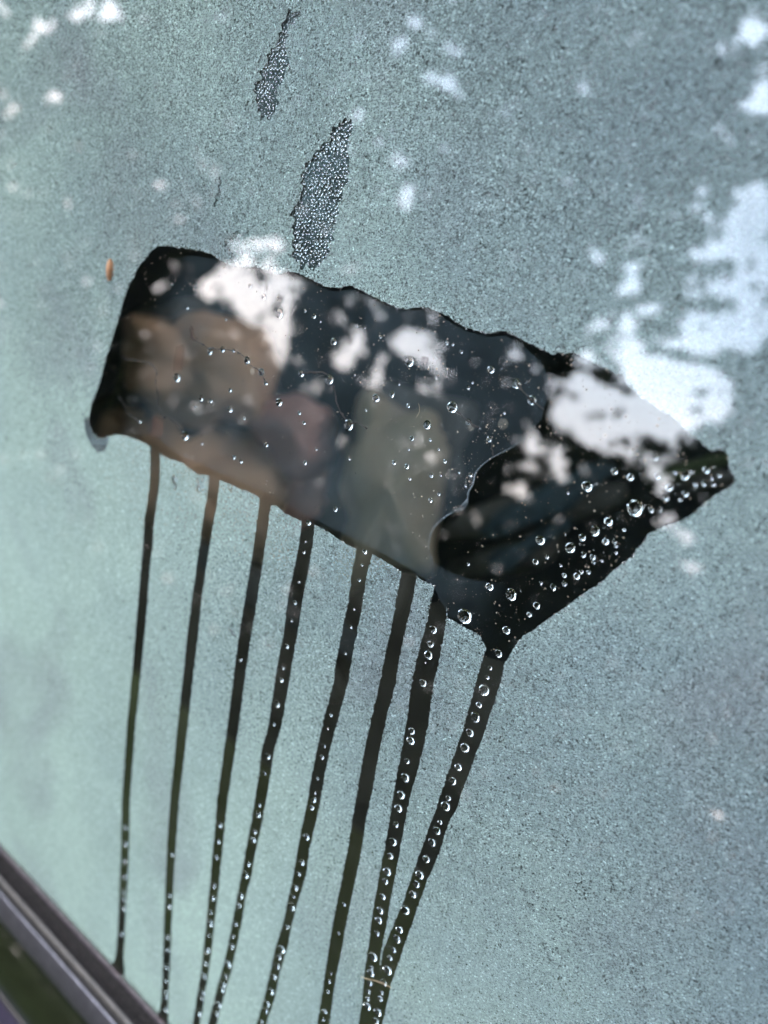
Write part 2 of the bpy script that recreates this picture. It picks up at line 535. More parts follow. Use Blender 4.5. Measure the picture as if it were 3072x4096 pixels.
link('milky_film', mesh('milky_film_low', [(v.x / 1000, v.y / 1000, -.00008) for v in fres[0]], fres[2]),
     film_mat('milky_water_low', .022, fade=(at(1700 + .7836 * 305, 1500 + .7836 * 1440), at(1700 + .7836 * 460, 1500 + .7836 * 1110), .012)), pt)
mo = link('milky_film', mesh('milky_film', [(v.x / 1000, v.y / 1000, -.00006) for v in mres[0]], mres[2]), M_MILK, pt)


def ribbon(name, pts, w, n, mat, parent=None, taper=True):
    vv, ff = [], []
    for i, p in enumerate(pts):
        a, b = pts[max(0, i - 1)], pts[min(len(pts) - 1, i + 1)]
        d = (b - a).normalized()
        nn = Vector((-d.y, d.x)) * w * (.5 if not taper else .5 * math.sin(math.pi * (i + .6) / (len(pts) + .2)))
        for k, (q, z) in enumerate(((p - nn, n), (p, n + w * .25), (p + nn, n))):
            vv.append((q.x, q.y, z))
        if i:
            j = 3 * i
            ff += [(j - 3, j - 2, j + 1, j), (j - 2, j - 1, j + 2, j + 1)]
    return link(name, mesh(name, vv, ff, True), mat, parent)


def smooth_line(P, k=6, jit=0):
    out_ = []
    for i in range(len(P) - 1):
        p0, p1, p2, p3 = P[max(0, i - 1)], P[i], P[i + 1], P[min(len(P) - 1, i + 2)]
        for j in range(k):
            t = j / k
            q = .5 * ((2 * p1) + (p2 - p0) * t + (2 * p0 - 5 * p1 + 4 * p2 - p3) * t * t + (3 * p1 - p0 - 3 * p2 + p3) * t ** 3)
            if jit:
                q = q + Vector((random.uniform(-jit, jit), random.uniform(-jit, jit)))
            out_.append(q)
    out_.append(P[-1])
    return out_


ribbon('film_rim', smooth_line(rim_line, 5), .00055, -.0001, M_RIM, pt)

# ------------------------------------------------------------------ water drops
def cap_mesh(name, seg=28, rings=8, ang=82, wob=.03, seed=0):
    r_ = random.Random(seed)
    a1, a2 = r_.uniform(0, 6.3), r_.uniform(0, 6.3)
    A = math.radians(ang)
    Rs = 1 / math.sin(A)
    vv, ff = [], []
    for j in range(rings):
        t = A * (1 - j / rings)
        for i in range(seg):
            f = 2 * math.pi * i / seg
            w = 1 + wob * math.sin(2 * f + a1) + wob * .6 * math.sin(3 * f + a2)
            rr = Rs * math.sin(t) * w
            vv.append((rr * math.cos(f), rr * math.sin(f), -Rs * (math.cos(t) - math.cos(A))))
    vv.append((0, 0, -Rs * (1 - math.cos(A))))
    top = len(vv) - 1
    for j in range(rings - 1):
        for i in range(seg):
            a, b = j * seg + i, j * seg + (i + 1) % seg
            ff.append((a, a + seg, b + seg, b))
    j = (rings - 1) * seg
    for i in range(seg):
        ff.append((j + i, top, j + (i + 1) % seg))
    nd = len(ff)
    base = len(vv)
    for i in range(seg):
        vv.append(vv[i])
    ff.append(tuple(range(base, base + seg)))
    me = mesh(name, vv, ff)
    for k, p in enumerate(me.polygons):
        p.use_smooth = k < nd
    me.materials.append(M_WATER)
    return me


CAPS = [cap_mesh('water_drop_%s' % 'abcd'[i], ang=68 + 4 * i, seed=i) for i in range(4)]

big = {}   # landmark drops: photo px, radius px, landmark name, own label


def L(ox, oy, s, x, y, r, name, label):
    return (ox + s * x, oy + s * y, r * s, name, label)


LM = [
 L(300,950,.7233,562,775,28,'the brown tinted drop at the left', 'large brown tinted drop hanging below a rusty streak at the left of the patch'),
 L(300,950,.7233,745,632,20,'the pair of drops on the brown oval', 'left drop of the close pair above the brown oval'),
 L(300,950,.7233,815,618,18,'the right drop of the pair on the brown oval', 'right drop of the close pair above the brown oval'),
 L(300,950,.7233,950,680,24,'the tilted drop on the dirt thread', 'dark tilted drop on the dirt thread just right of the pair of drops'),
 L(300,950,.7233,857,950,20,'the murky drop below the brown oval', 'murky dark drop with a faint bright edge below the brown oval'),
 L(300,950,.7233,1128,912,24,'the round drop in the middle left', 'round drop with a bright lower crescent in the middle of the left half'),
 L(300,950,.7233,605,1097,28,'the large drop at the lower left edge', 'large drop with a white foot near the lower left edge of the patch'),
 L(300,950,.7233,358,1015,15,'the drop in the left corner', 'small dirty drop in the left corner at the end of a dirt thread'),
 L(300,950,.7233,1252,752,21,'the drop left of the pale grey drop', 'dark drop left of the big pale grey drop, joined to it by a thread'),
 L(300,950,.7233,1407,785,30,'the big pale grey drop', 'big pale grey drop at the lower left end of the slanted white bar'),
 L(300,950,.7233,1430,575,22,'the tall drop beside the white bar', 'tall dark drop at the upper left side of the slanted white bar'),
 L(300,950,.7233,1130,420,30,'the pale drop on the big white reflection', 'pale round drop on the right edge of the big white reflection'),
 L(300,950,.7233,620,388,12,'the narrow drop at the upper left', 'narrow upright drop alone in the dark upper left of the patch'),
 L(300,950,.7233,1513,1037,34,'the big drop on the dirt fork', 'big dark drop in the fork of two dirt threads at the patch centre'),
 L(1200,1100,.7233,420,680,25,'the left drop under the white bar', 'left and larger of two drops under the slanted white bar'),
 L(1200,1100,.7233,508,660,18,'the right drop under the white bar', 'right and smaller of two drops under the slanted white bar'),
 L(1200,1100,.7233,605,478,32,'the pale drop on the right white reflection', 'pale drop with bright lower crescent on the forked white reflection'),
 L(1200,1100,.7233,445,340,13,'the drop at the top of the white bar', 'drop touching the upper right end of the slanted white bar'),
 L(1200,1100,.7233,842,730,34,'the black round drop right of centre', 'big black round drop with a thick white crescent right of the centre'),
 L(1200,1100,.7233,703,828,26,'the dark drop above the beige shape', 'dark round drop at the top edge of the blurred beige shape'),
 L(1200,1100,.7233,930,812,19,'the drop with a pale stain', 'mid sized drop with a pale round water stain at its foot'),
 L(1200,1100,.7233,1047,908,16,'the tall drop near the film edge', 'tall narrow drop close above the pale edge of the milky film'),
 L(1200,1100,.7233,1057,522,23,'the lone drop at the upper right', 'lone round drop in the dark area below the top edge, right of the white reflections'),
 L(1200,1100,.7233,1195,600,28,'the upper drop near the film corner', 'upper and larger of two drops near the upper corner of the milky film'),
 L(1200,1100,.7233,1283,692,28,'the lower drop near the film corner', 'lower tilted drop right where the milky film edge begins'),
 L(1200,1100,.7233,520,1037,15,'the left drop on the beige shape', 'left of the two small dark drops on the beige shape'),
 L(1200,1100,.7233,590,1058,16,'the right drop on the beige shape', 'right of the two small dark drops on the beige shape'),
 L(1200,1100,.7233,195,1293,17,'the drop on the lower edge of the patch', 'ring shaped drop on brown near the lower edge of the patch, above the fourth trail'),
 L(1700,1500,.7836,828,567,30,'the murky drop in the right wing', 'murky olive drop in the black middle of the right wing'),
 L(1700,1500,.7836,968,490,18,'the drop left of the white wisps', 'left of two drops under the large white reflection in the right wing'),
 L(1700,1500,.7836,1050,520,18,'the drop under the large reflection', 'right of two drops under the large white reflection in the right wing'),
 L(1700,1500,.7836,1328,512,24,'the ring in the right tip', 'biggest ring shaped drop in the green tinged right tip of the patch'),
 L(1700,1500,.7836,1435,485,18,'the smaller ring in the right tip', 'smaller ring shaped drop farthest right in the tip of the patch'),
 L(1700,1500,.7836,1072,678,44,'the largest ring', 'largest drop of all, a thin bright ring in the right wing'),
 L(1700,1500,.7836,937,747,22,'the first ring of the row', 'uppermost ring of the slanting row of four bright rings'),
 L(1700,1500,.7836,867,795,27,'the second ring of the row', 'second ring from the top in the slanting row of four bright rings'),
 L(1700,1500,.7836,803,829,18,'the third ring of the row', 'third and smallest ring in the slanting row of four bright rings'),
 L(1700,1500,.7836,742,881,27,'the last ring of the row', 'lowest ring of the slanting row of four bright rings'),
 L(1700,1500,.7836,923,849,17,'the ring below the row', 'small ring to the lower right of the slanting row of four'),
 L(1700,1500,.7836,808,917,15,'the drop under the last ring', 'small drop right of the lowest ring of the slanting row'),
 L(1700,1500,.7836,588,843,26,'the dark drop left of the row', 'dark drop with a greenish rim left of the slanting row of rings'),
 L(1700,1500,.7836,565,952,16,'the drop under the dark drop', 'small dark drop straight below the greenish rimmed drop'),
 L(1700,1500,.7836,330,1080,22,'the half hidden narrow drop', 'narrow dark drop showing only its right rim, above the funnel'),
 L(1700,1500,.7836,440,1120,32,'the large drop above the funnel', 'large dark drop with a white lower rim right above the funnel'),
 L(1700,1500,.7836,203,1230,42,'the huge dark drop by the lower edge', 'huge dark drop with bright rim at the lower edge left of the funnel'),
 L(1700,1500,.7836,570,1177,19,'the brownish drop near the lower edge', 'brownish oval drop near the lower right edge of the patch'),
 L(1700,1500,.7836,415,1302,21,'the drop in the mouth of the funnel', 'ring shaped drop in the mouth of the funnel'),
 L(1700,1500,.7836,375,1420,22,'the drop in the neck of the funnel', 'bright ring drop in the neck of the funnel where the rightmost trail begins'),
]
small = []
small += R(300,950,.7233,[(877,625,8),(1030,745,16),(1055,805,10),(697,888,13),(750,903,9),(665,937,6),(857,843,9),(1322,433,12),(1272,405,8),(1043,328,12),(967,268,10),(802,213,6),(1240,970,9),(1267,1025,8),(1058,1145,10),(935,1000,7),(878,1215,9),(917,1238,8),(1272,1245,10),(1335,1172,6),(835,455,5),(702,1140,5),(1357,465,5),(1560,488,7),(1602,497,6),(535,258,6),(658,268,6),(1183,550,5),(1548,760,6)])
small += R(1200,1100,.7233,[(598,723,9),(993,849,7),(930,622,9),(953,594,6),(812,376,9),(845,382,7),(892,424,8),(1130,762,7),(618,903,11),(720,912,6),(801,1030,9),(725,1108,10),(780,1108,5),(607,1128,6),(942,1105,10),(915,1168,6),(768,1211,8),(722,1246,9),(90,965,8),(273,1018,5),(365,748,6),(753,571,6),(548,604,5),(602,965,5),(767,965,5),(880,1092,6)])
small += R(1700,1500,.7836,[(1247,573,14),(1330,605,13),(1230,627,12),(1303,635,8),(1200,687,9),(1156,693,8),(1380,560,10),(1424,556,9),(1474,556,9),(1503,512,9),(1358,495,6),(1278,498,7),(1465,530,6),(1178,420,12),(1186,515,14),(968,851,9),(975,875,6),(975,905,7),(857,929,12),(862,958,6),(903,948,6),(623,926,9),(693,971,6),(730,602,6),(711,1023,9),(775,1026,13),(799,1005,8),(834,1007,8),(655,1084,13),(711,1065,11),(592,1062,7),(532,1222,11),(1016,790,7),(718,810,6),(222,965,6)])
tr = []
tr += R(1200,2300,.7233,[(737,300,17),(722,382,14),(710,442,18),(693,482,5),(680,596,16),(617,863,14),(612,915,17),(1052,514,9),(1037,566,8),(1018,636,23),(990,718,12),(969,785,21),(939,871,17),(911,954,20),(328,28,7),(298,187,6),(280,287,7),(250,433,6),(170,775,7),(153,848,6),(133,944,7)])
tr += R(900,3000,.6631,[(1407,103,15),(1372,185,17),(1347,290,11),(1330,338,20),(1297,435,9),(1277,485,17),(1248,556,16),(1213,658,15),(1173,752,17),(1153,806,15),(1131,870,15),(1086,965,18),(1051,1082,14),(1035,1137,17),(1014,1204,12),(994,1253,10),(978,1328,18),(958,1402,13),(943,1462,8),(936,1500,10),(920,1582,15),(910,1632,13),
 (1097,66,12),(1086,165,18),(1061,270,17),(1045,350,16),(1030,448,12),(1011,552,17),(995,638,14),(977,732,16),(966,790,13),(949,883,13),(935,968,14),(926,1026,14),(915,1103,12),(891,1247,18),(878,1345,14),(882,1313,8),(872,1404,12),(863,1455,10),(858,1500,9),(855,1545,15),
 (584,43,9),(557,170,6),(540,257,7),(532,298,13),(521,347,11),(490,525,13),(459,675,14),(441,745,10),(425,830,11),(411,885,6),(400,943,16),(372,1062,10),(339,1203,16),(322,1248,11),(313,1300,13),(294,1365,12),(276,1455,13),(252,1530,12),(243,1570,12),(215,1640,11),
 (717,930,8),(684,1107,5),(637,1345,6),(626,1395,8),(617,1455,8),(600,1577,9),(589,1620,9),
 (258,38,12),(240,140,6),(204,330,10),(198,388,13),(178,492,10),(168,540,12),(136,683,13),(122,755,14),(92,878,12),(81,935,11),(61,1043,11),(45,1120,8),(37,1183,12),(14,1290,14)])
tr += R(300,1750,.7233,[(1290,470,12),(1275,572,7),(1265,633,8),(1238,797,6),(1215,912,9),(1197,1010,7),(1171,1153,10),(1150,1275,6),(1141,1341,10),(1118,1475,13),(1097,1585,8),(1603,630,11),(1588,706,6),(912,1225,9)])
tr += R(0,3200,.6028,[(830,180,8),(828,290,11),(822,400,10),(818,505,11),(815,605,9),(813,655,9),(815,710,13),(802,880,11),
 (1137,355,10),(1120,635,9),(1117,700,12),(1107,905,10),(1106,990,10),(1100,1112,9),(1098,1195,9),(1095,1265,9),(1093,1300,10),(1095,1390,10),
 (1457,165,11),(1445,275,10),(1435,380,8),(1416,565,11),(1407,645,12),(1396,745,8),(1389,815,14),(1382,890,8),(1370,990,14),(1358,1080,11),(1349,1165,10),(1340,1270,13),(1335,1315,9),(1315,1412,12),
 (1492,1163,10),(1477,1222,13),(1468,1258,11),(1447,1357,13),(1433,1412,14)])

placed = []


def drop(x, y, r, label, cat='water drop', group=None):
    for q in placed:
        if math.hypot(q[0] - x, q[1] - y) < 9:
            return None
    placed.append((x, y))
    u, w = at(x, y)
    sx, sy = mm_per_px(x, y)
    rad = r * min(sx, sy) * .92
    o = bpy.data.objects.new('water_drop', CAPS[len(placed) % 4])
    COL.objects.link(o)
    el = 1.0 + random.uniform(0, .12)
    o.matrix_world = PANE @ Matrix.Translation((u, w, 0.00004)) @ Matrix.Rotation(random.uniform(-.3, .3), 4, 'Z') @ Matrix.Diagonal((rad, rad * el, rad, 1))
    tag(o, label, cat, group)
    return o


DIRS = ['right of', 'lower right of', 'below', 'lower left of', 'left of', 'upper left of', 'above', 'upper right of']
for x, y, r, nm, lb in LM:
    drop(x, y, r, lb, group='water drops in the cleared patch')
used = {}
for x, y, r in small:
    b = min(LM, key=lambda q: math.hypot(q[0] - x, q[1] - y))
    k = round(math.degrees(math.atan2(y - b[1], x - b[0])) / 45) % 8
    key = (b[3], k)
    used.setdefault(key, []).append((math.hypot(b[0] - x, b[1] - y), x, y, r))
ORDN = ['nearest', 'second nearest', 'third nearest', 'fourth nearest', 'fifth nearest', 'sixth nearest']
for (nm, k), ls in used.items():
    ls.sort()
    for i, (d_, x, y, r) in enumerate(ls):
        sz = 'tiny' if r < 6 else 'small'
        lb = '%s droplet %s %s' % (sz, DIRS[k].replace(' of', ' of'), nm) if len(ls) == 1 else ('%s droplet %s %s' % (ORDN[i], DIRS[k], nm))
        drop(x, y, r, lb, group='water drops in the cleared patch')


def trail_of(x, y):
    best = None
    for i, T in enumerate(TRAILS):
        for a, b in zip(T, T[1:]):
            if a[0] <= y <= b[0]:
                t = (y - a[0]) / (b[0] - a[0])
                c = ((a[1] + a[2]) * (1 - t) + (b[1] + b[2]) * t) / 2
                if best is None or abs(c - x) < best[0]:
                    best = (abs(c - x), i)
    return best[1] if best else 7


TN = ['leftmost trail', 'second trail from the left', 'third trail from the left', 'fourth trail from the left',
      'fifth trail from the left', 'sixth trail from the left', 'seventh trail from the left', 'rightmost trail']
NUM = ['topmost', 'second', 'third', 'fourth', 'fifth', 'sixth', 'seventh', 'eighth', 'ninth', 'tenth', 'eleventh', 'twelfth',
       'thirteenth', 'fourteenth', 'fifteenth', 'sixteenth', 'seventeenth', 'eighteenth', 'nineteenth', 'twentieth']
by = {i: [] for i in range(8)}
for x, y, r in tr:
    if all(math.hypot(q[0] - x, q[1] - y) >= 9 for q in by[trail_of(x, y)]):
        by[trail_of(x, y)].append((x, y, r))
for i in range(8):
    ls = sorted(by[i], key=lambda q: q[1])
    for j, (x, y, r) in enumerate(ls):
        sz = 'tiny' if r < 6 else ('small' if r < 9 else 'round')
        if j < 20:
            lb = ('topmost %s drop in the %s' % (sz, TN[i])) if j == 0 else '%s drop counted down from the top in the %s' % (NUM[j], TN[i])
        else:
            rem = len(ls) - 1 - j
            lb = ('lowest drop in the %s' % TN[i]) if rem == 0 else '%s drop up from the bottom of the %s' % (NUM[rem], TN[i])
        drop(x, y, r, lb, group='beads of water along the trails')

drop(1700 + .7836 * 1028, 1500 + .7836 * 1195, 6, 'lone bright droplet in the mist below the right wing')


# ------------------------------------------------------------------ beads too many to count: in the coarse streaks, mist edges, flecks
def point_in(poly, x, y):
    c = False
    j = len(poly) - 1
    for i in range(len(poly)):
        xi, yi = poly[i][0], poly[i][1]
        xj, yj = poly[j][0], poly[j][1]
        if (yi > y) != (yj > y) and x < (xj - xi) * (y - yi) / (yj - yi) + xi:
            c = not c
        j = i
    return c


def beads(name, items, label, seg=9, ang=80, parent=None):
    A = math.radians(ang)
    Rs = 1 / math.sin(A)
    tv, tf = [], []
    rings = 4
    for j in range(rings):
        t = A * (1 - j / rings)
        for i in range(seg):
            f = 2 * math.pi * i / seg
            tv.append((Rs * math.sin(t) * math.cos(f), Rs * math.sin(t) * math.sin(f), -Rs * (math.cos(t) - math.cos(A))))
    tv.append((0, 0, -Rs * (1 - math.cos(A))))
    for j in range(rings - 1):
        for i in range(seg):
            a, b = j * seg + i, j * seg + (i + 1) % seg
            tf.append((a, a + seg, b + seg)); tf.append((a, b + seg, b))
    for i in range(seg):
        tf.append(((rings - 1) * seg + i, len(tv) - 1, (rings - 1) * seg + (i + 1) % seg))
    nd = len(tf)
    b0 = len(tv)
    tv += tv[:seg]
    for i in range(1, seg - 1):
        tf.append((b0, b0 + i, b0 + i + 1))
    tv = np.array(tv); tf = np.array(tf)
    it = np.array(items)
    n = len(it)
    V = tv[None] * it[:, 2][:, None, None]
    V[:, :, 0] += it[:, 0][:, None]
    V[:, :, 1] += it[:, 1][:, None]
    V[:, :, 2] += .00003
    F = tf[None] + (np.arange(n) * len(tv))[:, None, None]
    me = bpy.data.meshes.new(name)
    me.vertices.add(n * len(tv))
    me.vertices.foreach_set('co', V.reshape(-1))
    nf = n * len(tf)
    me.loops.add(nf * 3)
    me.loops.foreach_set('vertex_index', F.reshape(-1).astype(np.int32))
    me.polygons.add(nf)
    me.polygons.foreach_set('loop_start', np.arange(nf, dtype=np.int32) * 3)
    sm = np.tile(np.arange(len(tf)) < nd, n)
    me.polygons.foreach_set('use_smooth', sm)
    me.update()
    me.validate()
    o = link(name, me, M_WATER, parent)
    if parent is not None:
        o['kind'] = 'stuff'
        return o
    return tag(o, label, 'condensation beads', kind='stuff')


pitch = [13, 14.5, 11, 10, 9, 9, 9]
for k, s in enumerate(streaks):
    xs = [p[0] for p in s]; ys = [p[1] for p in s]
    items = []
    p0 = pitch[k]
    y = min(ys)
    row = 0
    while y < max(ys):
        x = min(xs) - 30 + (row % 2) * p0 / 2
        while x < max(xs) + 30:
            jx, jy = x + random.uniform(-.3, .3) * p0, y + random.uniform(-.3, .3) * p0
            out_by = 0 if point_in(s, jx, jy) else (1 if any(point_in(s, jx + a, jy + b) for a, b in ((24, 0), (-24, 0), (0, 24), (0, -24), (12, 12), (-12, -12))) else 2)
            if out_by == 0 or (out_by == 1 and random.random() < .75):
                u, w = at(jx, jy)
                sx, sy = mm_per_px(jx, jy)
                items.append((u, w, min(sx, sy) * p0 * random.choice((.36, .45, .52, .56)) * (1 if out_by == 0 else .75) * (.8 + .5 * noise.noise(Vector((jx / 60, jy / 60, 1))))))
            x += p0
        y += p0 * .87
        row += 1
    beads('beads', items, None, parent=STREAK[k])

# single coarser beads strewn through the mist, and the row of beads along the edge of the patch
items = []
PP = patch
while len(items) < 7000:
    x, y = random.uniform(-100, 3172), random.uniform(-100, 3700)
    if noise.noise(Vector((x / 260, y / 260, 3))) + random.uniform(-.5, .9) < (.25 if y > 1500 else -.05):
        continue
    if point_in(PP, x, y) or any(point_in(s, x, y) for s in streaks[:4]):
        continue
    if any(a[0] <= y <= b[0] and min(a[1], b[1]) - 8 < x < max(a[2], b[2]) + 8 for T in TRAILS for a, b in zip(T, T[1:])):
        continue
    u, w = at(x, y)
    if w < W_TRIM + .002: continue
    sx, sy = mm_per_px(x, y)
    items.append((u, w, min(sx, sy) * random.choice((3, 3, 3.5, 4, 5, 6.5))))
o = beads('mist_bead', items, 'scattered coarser beads of condensation standing out of the fine mist', seg=7)
edge_pts = [q for q in loops[9] if noise.noise(q.to_3d() * 500) > -.15]
items = [(q.x + random.uniform(-1, 1) * .00012, q.y + random.uniform(-1, 1) * .00012, random.uniform(.00009, .0002)) for q in edge_pts]
for L_ in loops[1:9]:
    items += [(q.x + random.uniform(-1, 1) * .0001, q.y + random.uniform(-1, 1) * .0001, random.uniform(.00008, .00016)) for q in L_[::2]]
Pk = np.array([(i[0], i[1]) for i in items])
ne = len(edge_pts)
bad = np.zeros(len(Pk), dtype=bool)
for L_ in loops[1:9]:
    bad[:ne] |= in_loop(L_, Pk[:ne])
bad[ne:] |= in_loop(loops[9], Pk[ne:])
bad |= Pk[:, 1] < W_TRIM + .001
i_ = ne
for k_ in range(1, 9):
    m_ = len(loops[k_][::2])
    for k2 in range(1, 9):
        if k2 != k_:
            bad[i_:i_ + m_] |= in_loop(loops[k2], Pk[i_:i_ + m_])
    i_ += m_
items = [q for q, b_ in zip(items, bad) if not b_]
beads('edge_bead', items, 'row of minute beads along the outline of the cleared patch and trails', seg=7)

# dust and dirt in the patch
M_DUST = principled('dust', (.22, .18, .13), .9, var=.5, bscale=3000)
M_DIRT = principled('dirt', (.014, .011, .008), .8, var=.4)
vv, ff = [], []
cnt = 0
while cnt < 2300:
    x, y = random.uniform(330, 2960), random.uniform(980, 2640)
    if not point_in(PP, x, y): continue
    if noise.noise(Vector((x / 120, y / 120, 9))) + random.uniform(-.6, .6) < 0: continue
    cnt += 1
    u, w = at(x, y)
    r = random.choice((.00006, .00006, .00008, .00008, .0001, .00013, .00022))
    k = random.randint(4, 7)
    b0 = len(vv)
    ph = random.uniform(0, 6)
    for i in range(k):
        a = ph + 2 * math.pi * i / k
        q = r * random.uniform(.5, 1.3)
        vv.append((u + q * math.cos(a), w + q * math.sin(a), .00001))
    vv.append((u, w, .00001 + r * .4))
    for i in range(k):
        ff.append((b0 + i, b0 + (i + 1) % k, b0 + k))
o = link('dust', mesh('dust', vv, ff), M_DUST)
tag(o, 'fine pale brown specks of dust scattered over the clear patch', 'dust', kind='stuff')

threads = [
 (R(300,950,.7233,[(270,670),(330,680),(400,690),(430,710),(452,745),(445,790),(455,870),(460,930),(480,980),(500,1000)]), 'forked dirt thread running down the left side of the brown oval'),
 (R(300,950,.7233,[(500,985),(540,1015),(575,1050),(595,1075)]), 'short dirt thread joining a dark knot to the large lower left drop'),
 (R(300,950,.7233,[(245,880),(275,930),(290,970),(330,1000),(355,1012)]), 'dirt thread in the dark left corner ending at a small drop'),
 (R(300,950,.7233,[(635,500),(650,560),(690,580),(740,610),(820,618),(880,628),(925,650),(960,700),(1020,740),(1055,805)]), 'long dirt thread stringing the row of drops above the brown oval'),
 (R(300,950,.7233,[(1260,752),(1310,745),(1360,745),(1400,760)]), 'short dirt thread between the dark drop and the pale grey drop'),
 (R(300,950,.7233,[(1430,820),(1445,900),(1465,960),(1500,1010)]), 'dirt thread running down from the pale grey drop to the fork drop'),
 (R(300,950,.7233,[(1520,1030),(1560,1025),(1590,1040),(1615,1060)]), 'ragged dirt thread to the right of the big fork drop'),
 (R(1200,1100,.7233,[(1200,600),(1240,650),(1290,700),(1345,745)]), 'dirt thread along the two drops at the milky film corner'),
 (R(1200,1100,.7233,[(842,740),(890,775),(930,810),(990,845)]), 'faint dirt thread from the black round drop to its lower right'),
 (R(1200,1100,.7233,[(1050,900),(1062,950),(1068,1000)]), 'short dirt thread from the tall drop down to the film edge'),
]
for pts, lb in threads:
    line = smooth_line([Vector(at(*p)) for p in pts], 9, .0002)
    vv, ff = [], []
    for i, p in enumerate(line):
        a, b = line[max(0, i - 1)], line[min(len(line) - 1, i + 1)]
        d = (b - a).normalized()
        wd = .00013 + .00055 * max(0, noise.noise(Vector((p.x * 700, p.y * 700, 2))))
        nn = Vector((-d.y, d.x)) * wd
        for q, z in ((p - nn, -.00002), (p, .00006), (p + nn, -.00002)):
            vv.append((q.x, q.y, z))
        if i:
            j = 3 * i
            ff += [(j - 3, j - 2, j + 1, j), (j - 2, j - 1, j + 2, j + 1)]
    o = link('dirt_thread', mesh('dirt_thread', vv, ff), M_DIRT)
    tag(o, lb, 'dirt', 'threads of dirt between the drops')

# rusty streaks
M_RUST = film_mat('rust_stain', .22, (.12, .055, .035, 1))
for poly, lb in ((R(300,950,.7233,[(560,600),(602,590),(605,640),(592,730),(540,745),(545,680)]), 'rusty brown stain above the brown tinted drop'),
                 (R(300,950,.7233,[(640,480),(655,500),(660,545),(685,560),(660,575),(635,565)]), 'small rusty fleck at the top of the long dirt thread'),
                 (R(300,950,.7233,[(425,1010),(440,985),(490,1000),(488,1060),(476,1110),(420,1100)]), 'dark brown stain where the leftmost trail begins')):
    q = resample([at(*p) for p in poly], .0005, .00015)
    o = link('rust_stain', mesh('rust_stain', [(p.x, p.y, -.00003) for p in q], [list(range(len(q)))]), M_RUST)
    tag(o, lb, 'stain')

# pale water stains
M_STAIN = film_mat('lime_stain', .16, (.5, .45, .35, 1))
for (x, y, r, lb) in ((1700+.7836*398, 1500+.7836*250, 24, 'pale round water stain left of the milky film edge'),
                      (1200+.7233*945, 1100+.7233*845, 14, 'small pale water stain under a mid sized drop'),
                      (300+.7233*980, 950+.7233*740, 15, 'pale ring stain below the tilted drop on the thread')):
    u, w = at(x, y); sx, sy = mm_per_px(x, y); rr = r * min(sx, sy)
    q = [(u + rr * random.uniform(.85, 1.1) * math.cos(a * .3), w + rr * random.uniform(.85, 1.1) * math.sin(a * .3), -.00004) for a in range(21)]
    o = link('water_stain', mesh('water_stain', q, [list(range(21))]), M_STAIN)
    tag(o, lb, 'stain')


def tube(name, pts, rad, mat, label=None, cat=None, parent=None, seg=8):
    vv, ff = [], []
    n = len(pts)
    for i, p in enumerate(pts):
        a, b = pts[max(0, i - 1)], pts[min(n - 1, i + 1)]
        d = (b - a).normalized()
        x = d.cross(Vector((0, 0, 1)) if abs(d.z) < .9 else Vector((1, 0, 0))).normalized()
        y = d.cross(x)
        r = rad(i / (n - 1)) if callable(rad) else rad
        for k in range(seg):
            t = 2 * math.pi * k / seg
            vv.append(p + x * r * math.cos(t) + y * r * math.sin(t))
        if i:
            for k in range(seg):
                j = i * seg
                ff.append((j - seg + k, j - seg + (k + 1) % seg, j + (k + 1) % seg, j + k))
    ff.append(list(range(seg)))
    ff.append([len(vv) - seg + k for k in range(seg)][::-1])
    return vv, ff


# husk and fibres
a, b = Vector(at(444, 1036)).to_3d(), Vector(at(438, 1122)).to_3d()
pts = [a.lerp(b, t / 9) + Vector((.0002 * math.sin(t * .35), 0, .0002)) for t in range(10)]
vv, ff = tube('', pts, lambda t: .00014 + .00120 * math.sin(math.pi * min(1, t * .85 + .08)) ** .8, None)
o = link('bud_scale', mesh('bud_scale', vv, ff, True), principled('bud_scale', (.36, .17, .075), .7, var=.35, bscale=6000, bump=.3))
tag(o, 'small orange brown bud scale stuck to the misted glass left of the patch', 'bud scale')
fib = principled('fibre', (.42, .33, .2), .6)
for P, r, lb in ((R(1200,1100,.7233,[(658,710),(664,735),(660,765),(645,788)]), .00005, 'fine curved pale hair above the beige shape in the patch'),
              (R(900,3000,.6631,[(825,1365),(870,1380),(920,1392),(960,1408),(1005,1430)]), .00007, 'thin tan fibre lying across the two rightmost trails near the bottom')):
    pts = [Vector((q.x, q.y, .00025)) for q in smooth_line([Vector(at(*p)) for p in P], 5)]
    vv, ff = tube('', pts, r, None, seg=6)
    o = link('fibre', mesh('fibre', vv, ff, True), fib)
    tag(o, lb, 'fibre')

# ------------------------------------------------------------------ the car: pane, seal, trim, door, cabin
car = bpy.data.objects.new('car', None)
COL.objects.link(car)
car.matrix_world = PANE
tag(car, 'dark car with a misted side window, black rubber seal and satin metal trim', 'car')


def box_faces():
    return [(0, 1, 2, 3), (7, 6, 5, 4), (0, 4, 5, 1), (1, 5, 6, 2), (2, 6, 7, 3), (3, 7, 4, 0)]


GAP, THICK = -.0034, .0032
vs = [(U0, W_TRIM - .01), (U1, W_TRIM - .01), (U1, W1), (U0, W1)]
# pane set just behind the mist and drops; outer face is the one the camera looks at
link('window_glass', mesh('window_glass', [(x, y, GAP) for x, y in vs] + [(x, y, GAP + THICK) for x, y in vs], box_faces()), M_GLASS, car)


def wrow(y, n=0.0):
    """w of the sill line that crosses the left border of the photo at row y, for a surface standing n proud"""
    d = cam_to_plane(Vector(((0 - 1536) / FOCAL, (y - 2048) / FOCAL, 1)))
    t = (n - CAMP.z) / d.z
    return CAMP.y + t * d.y


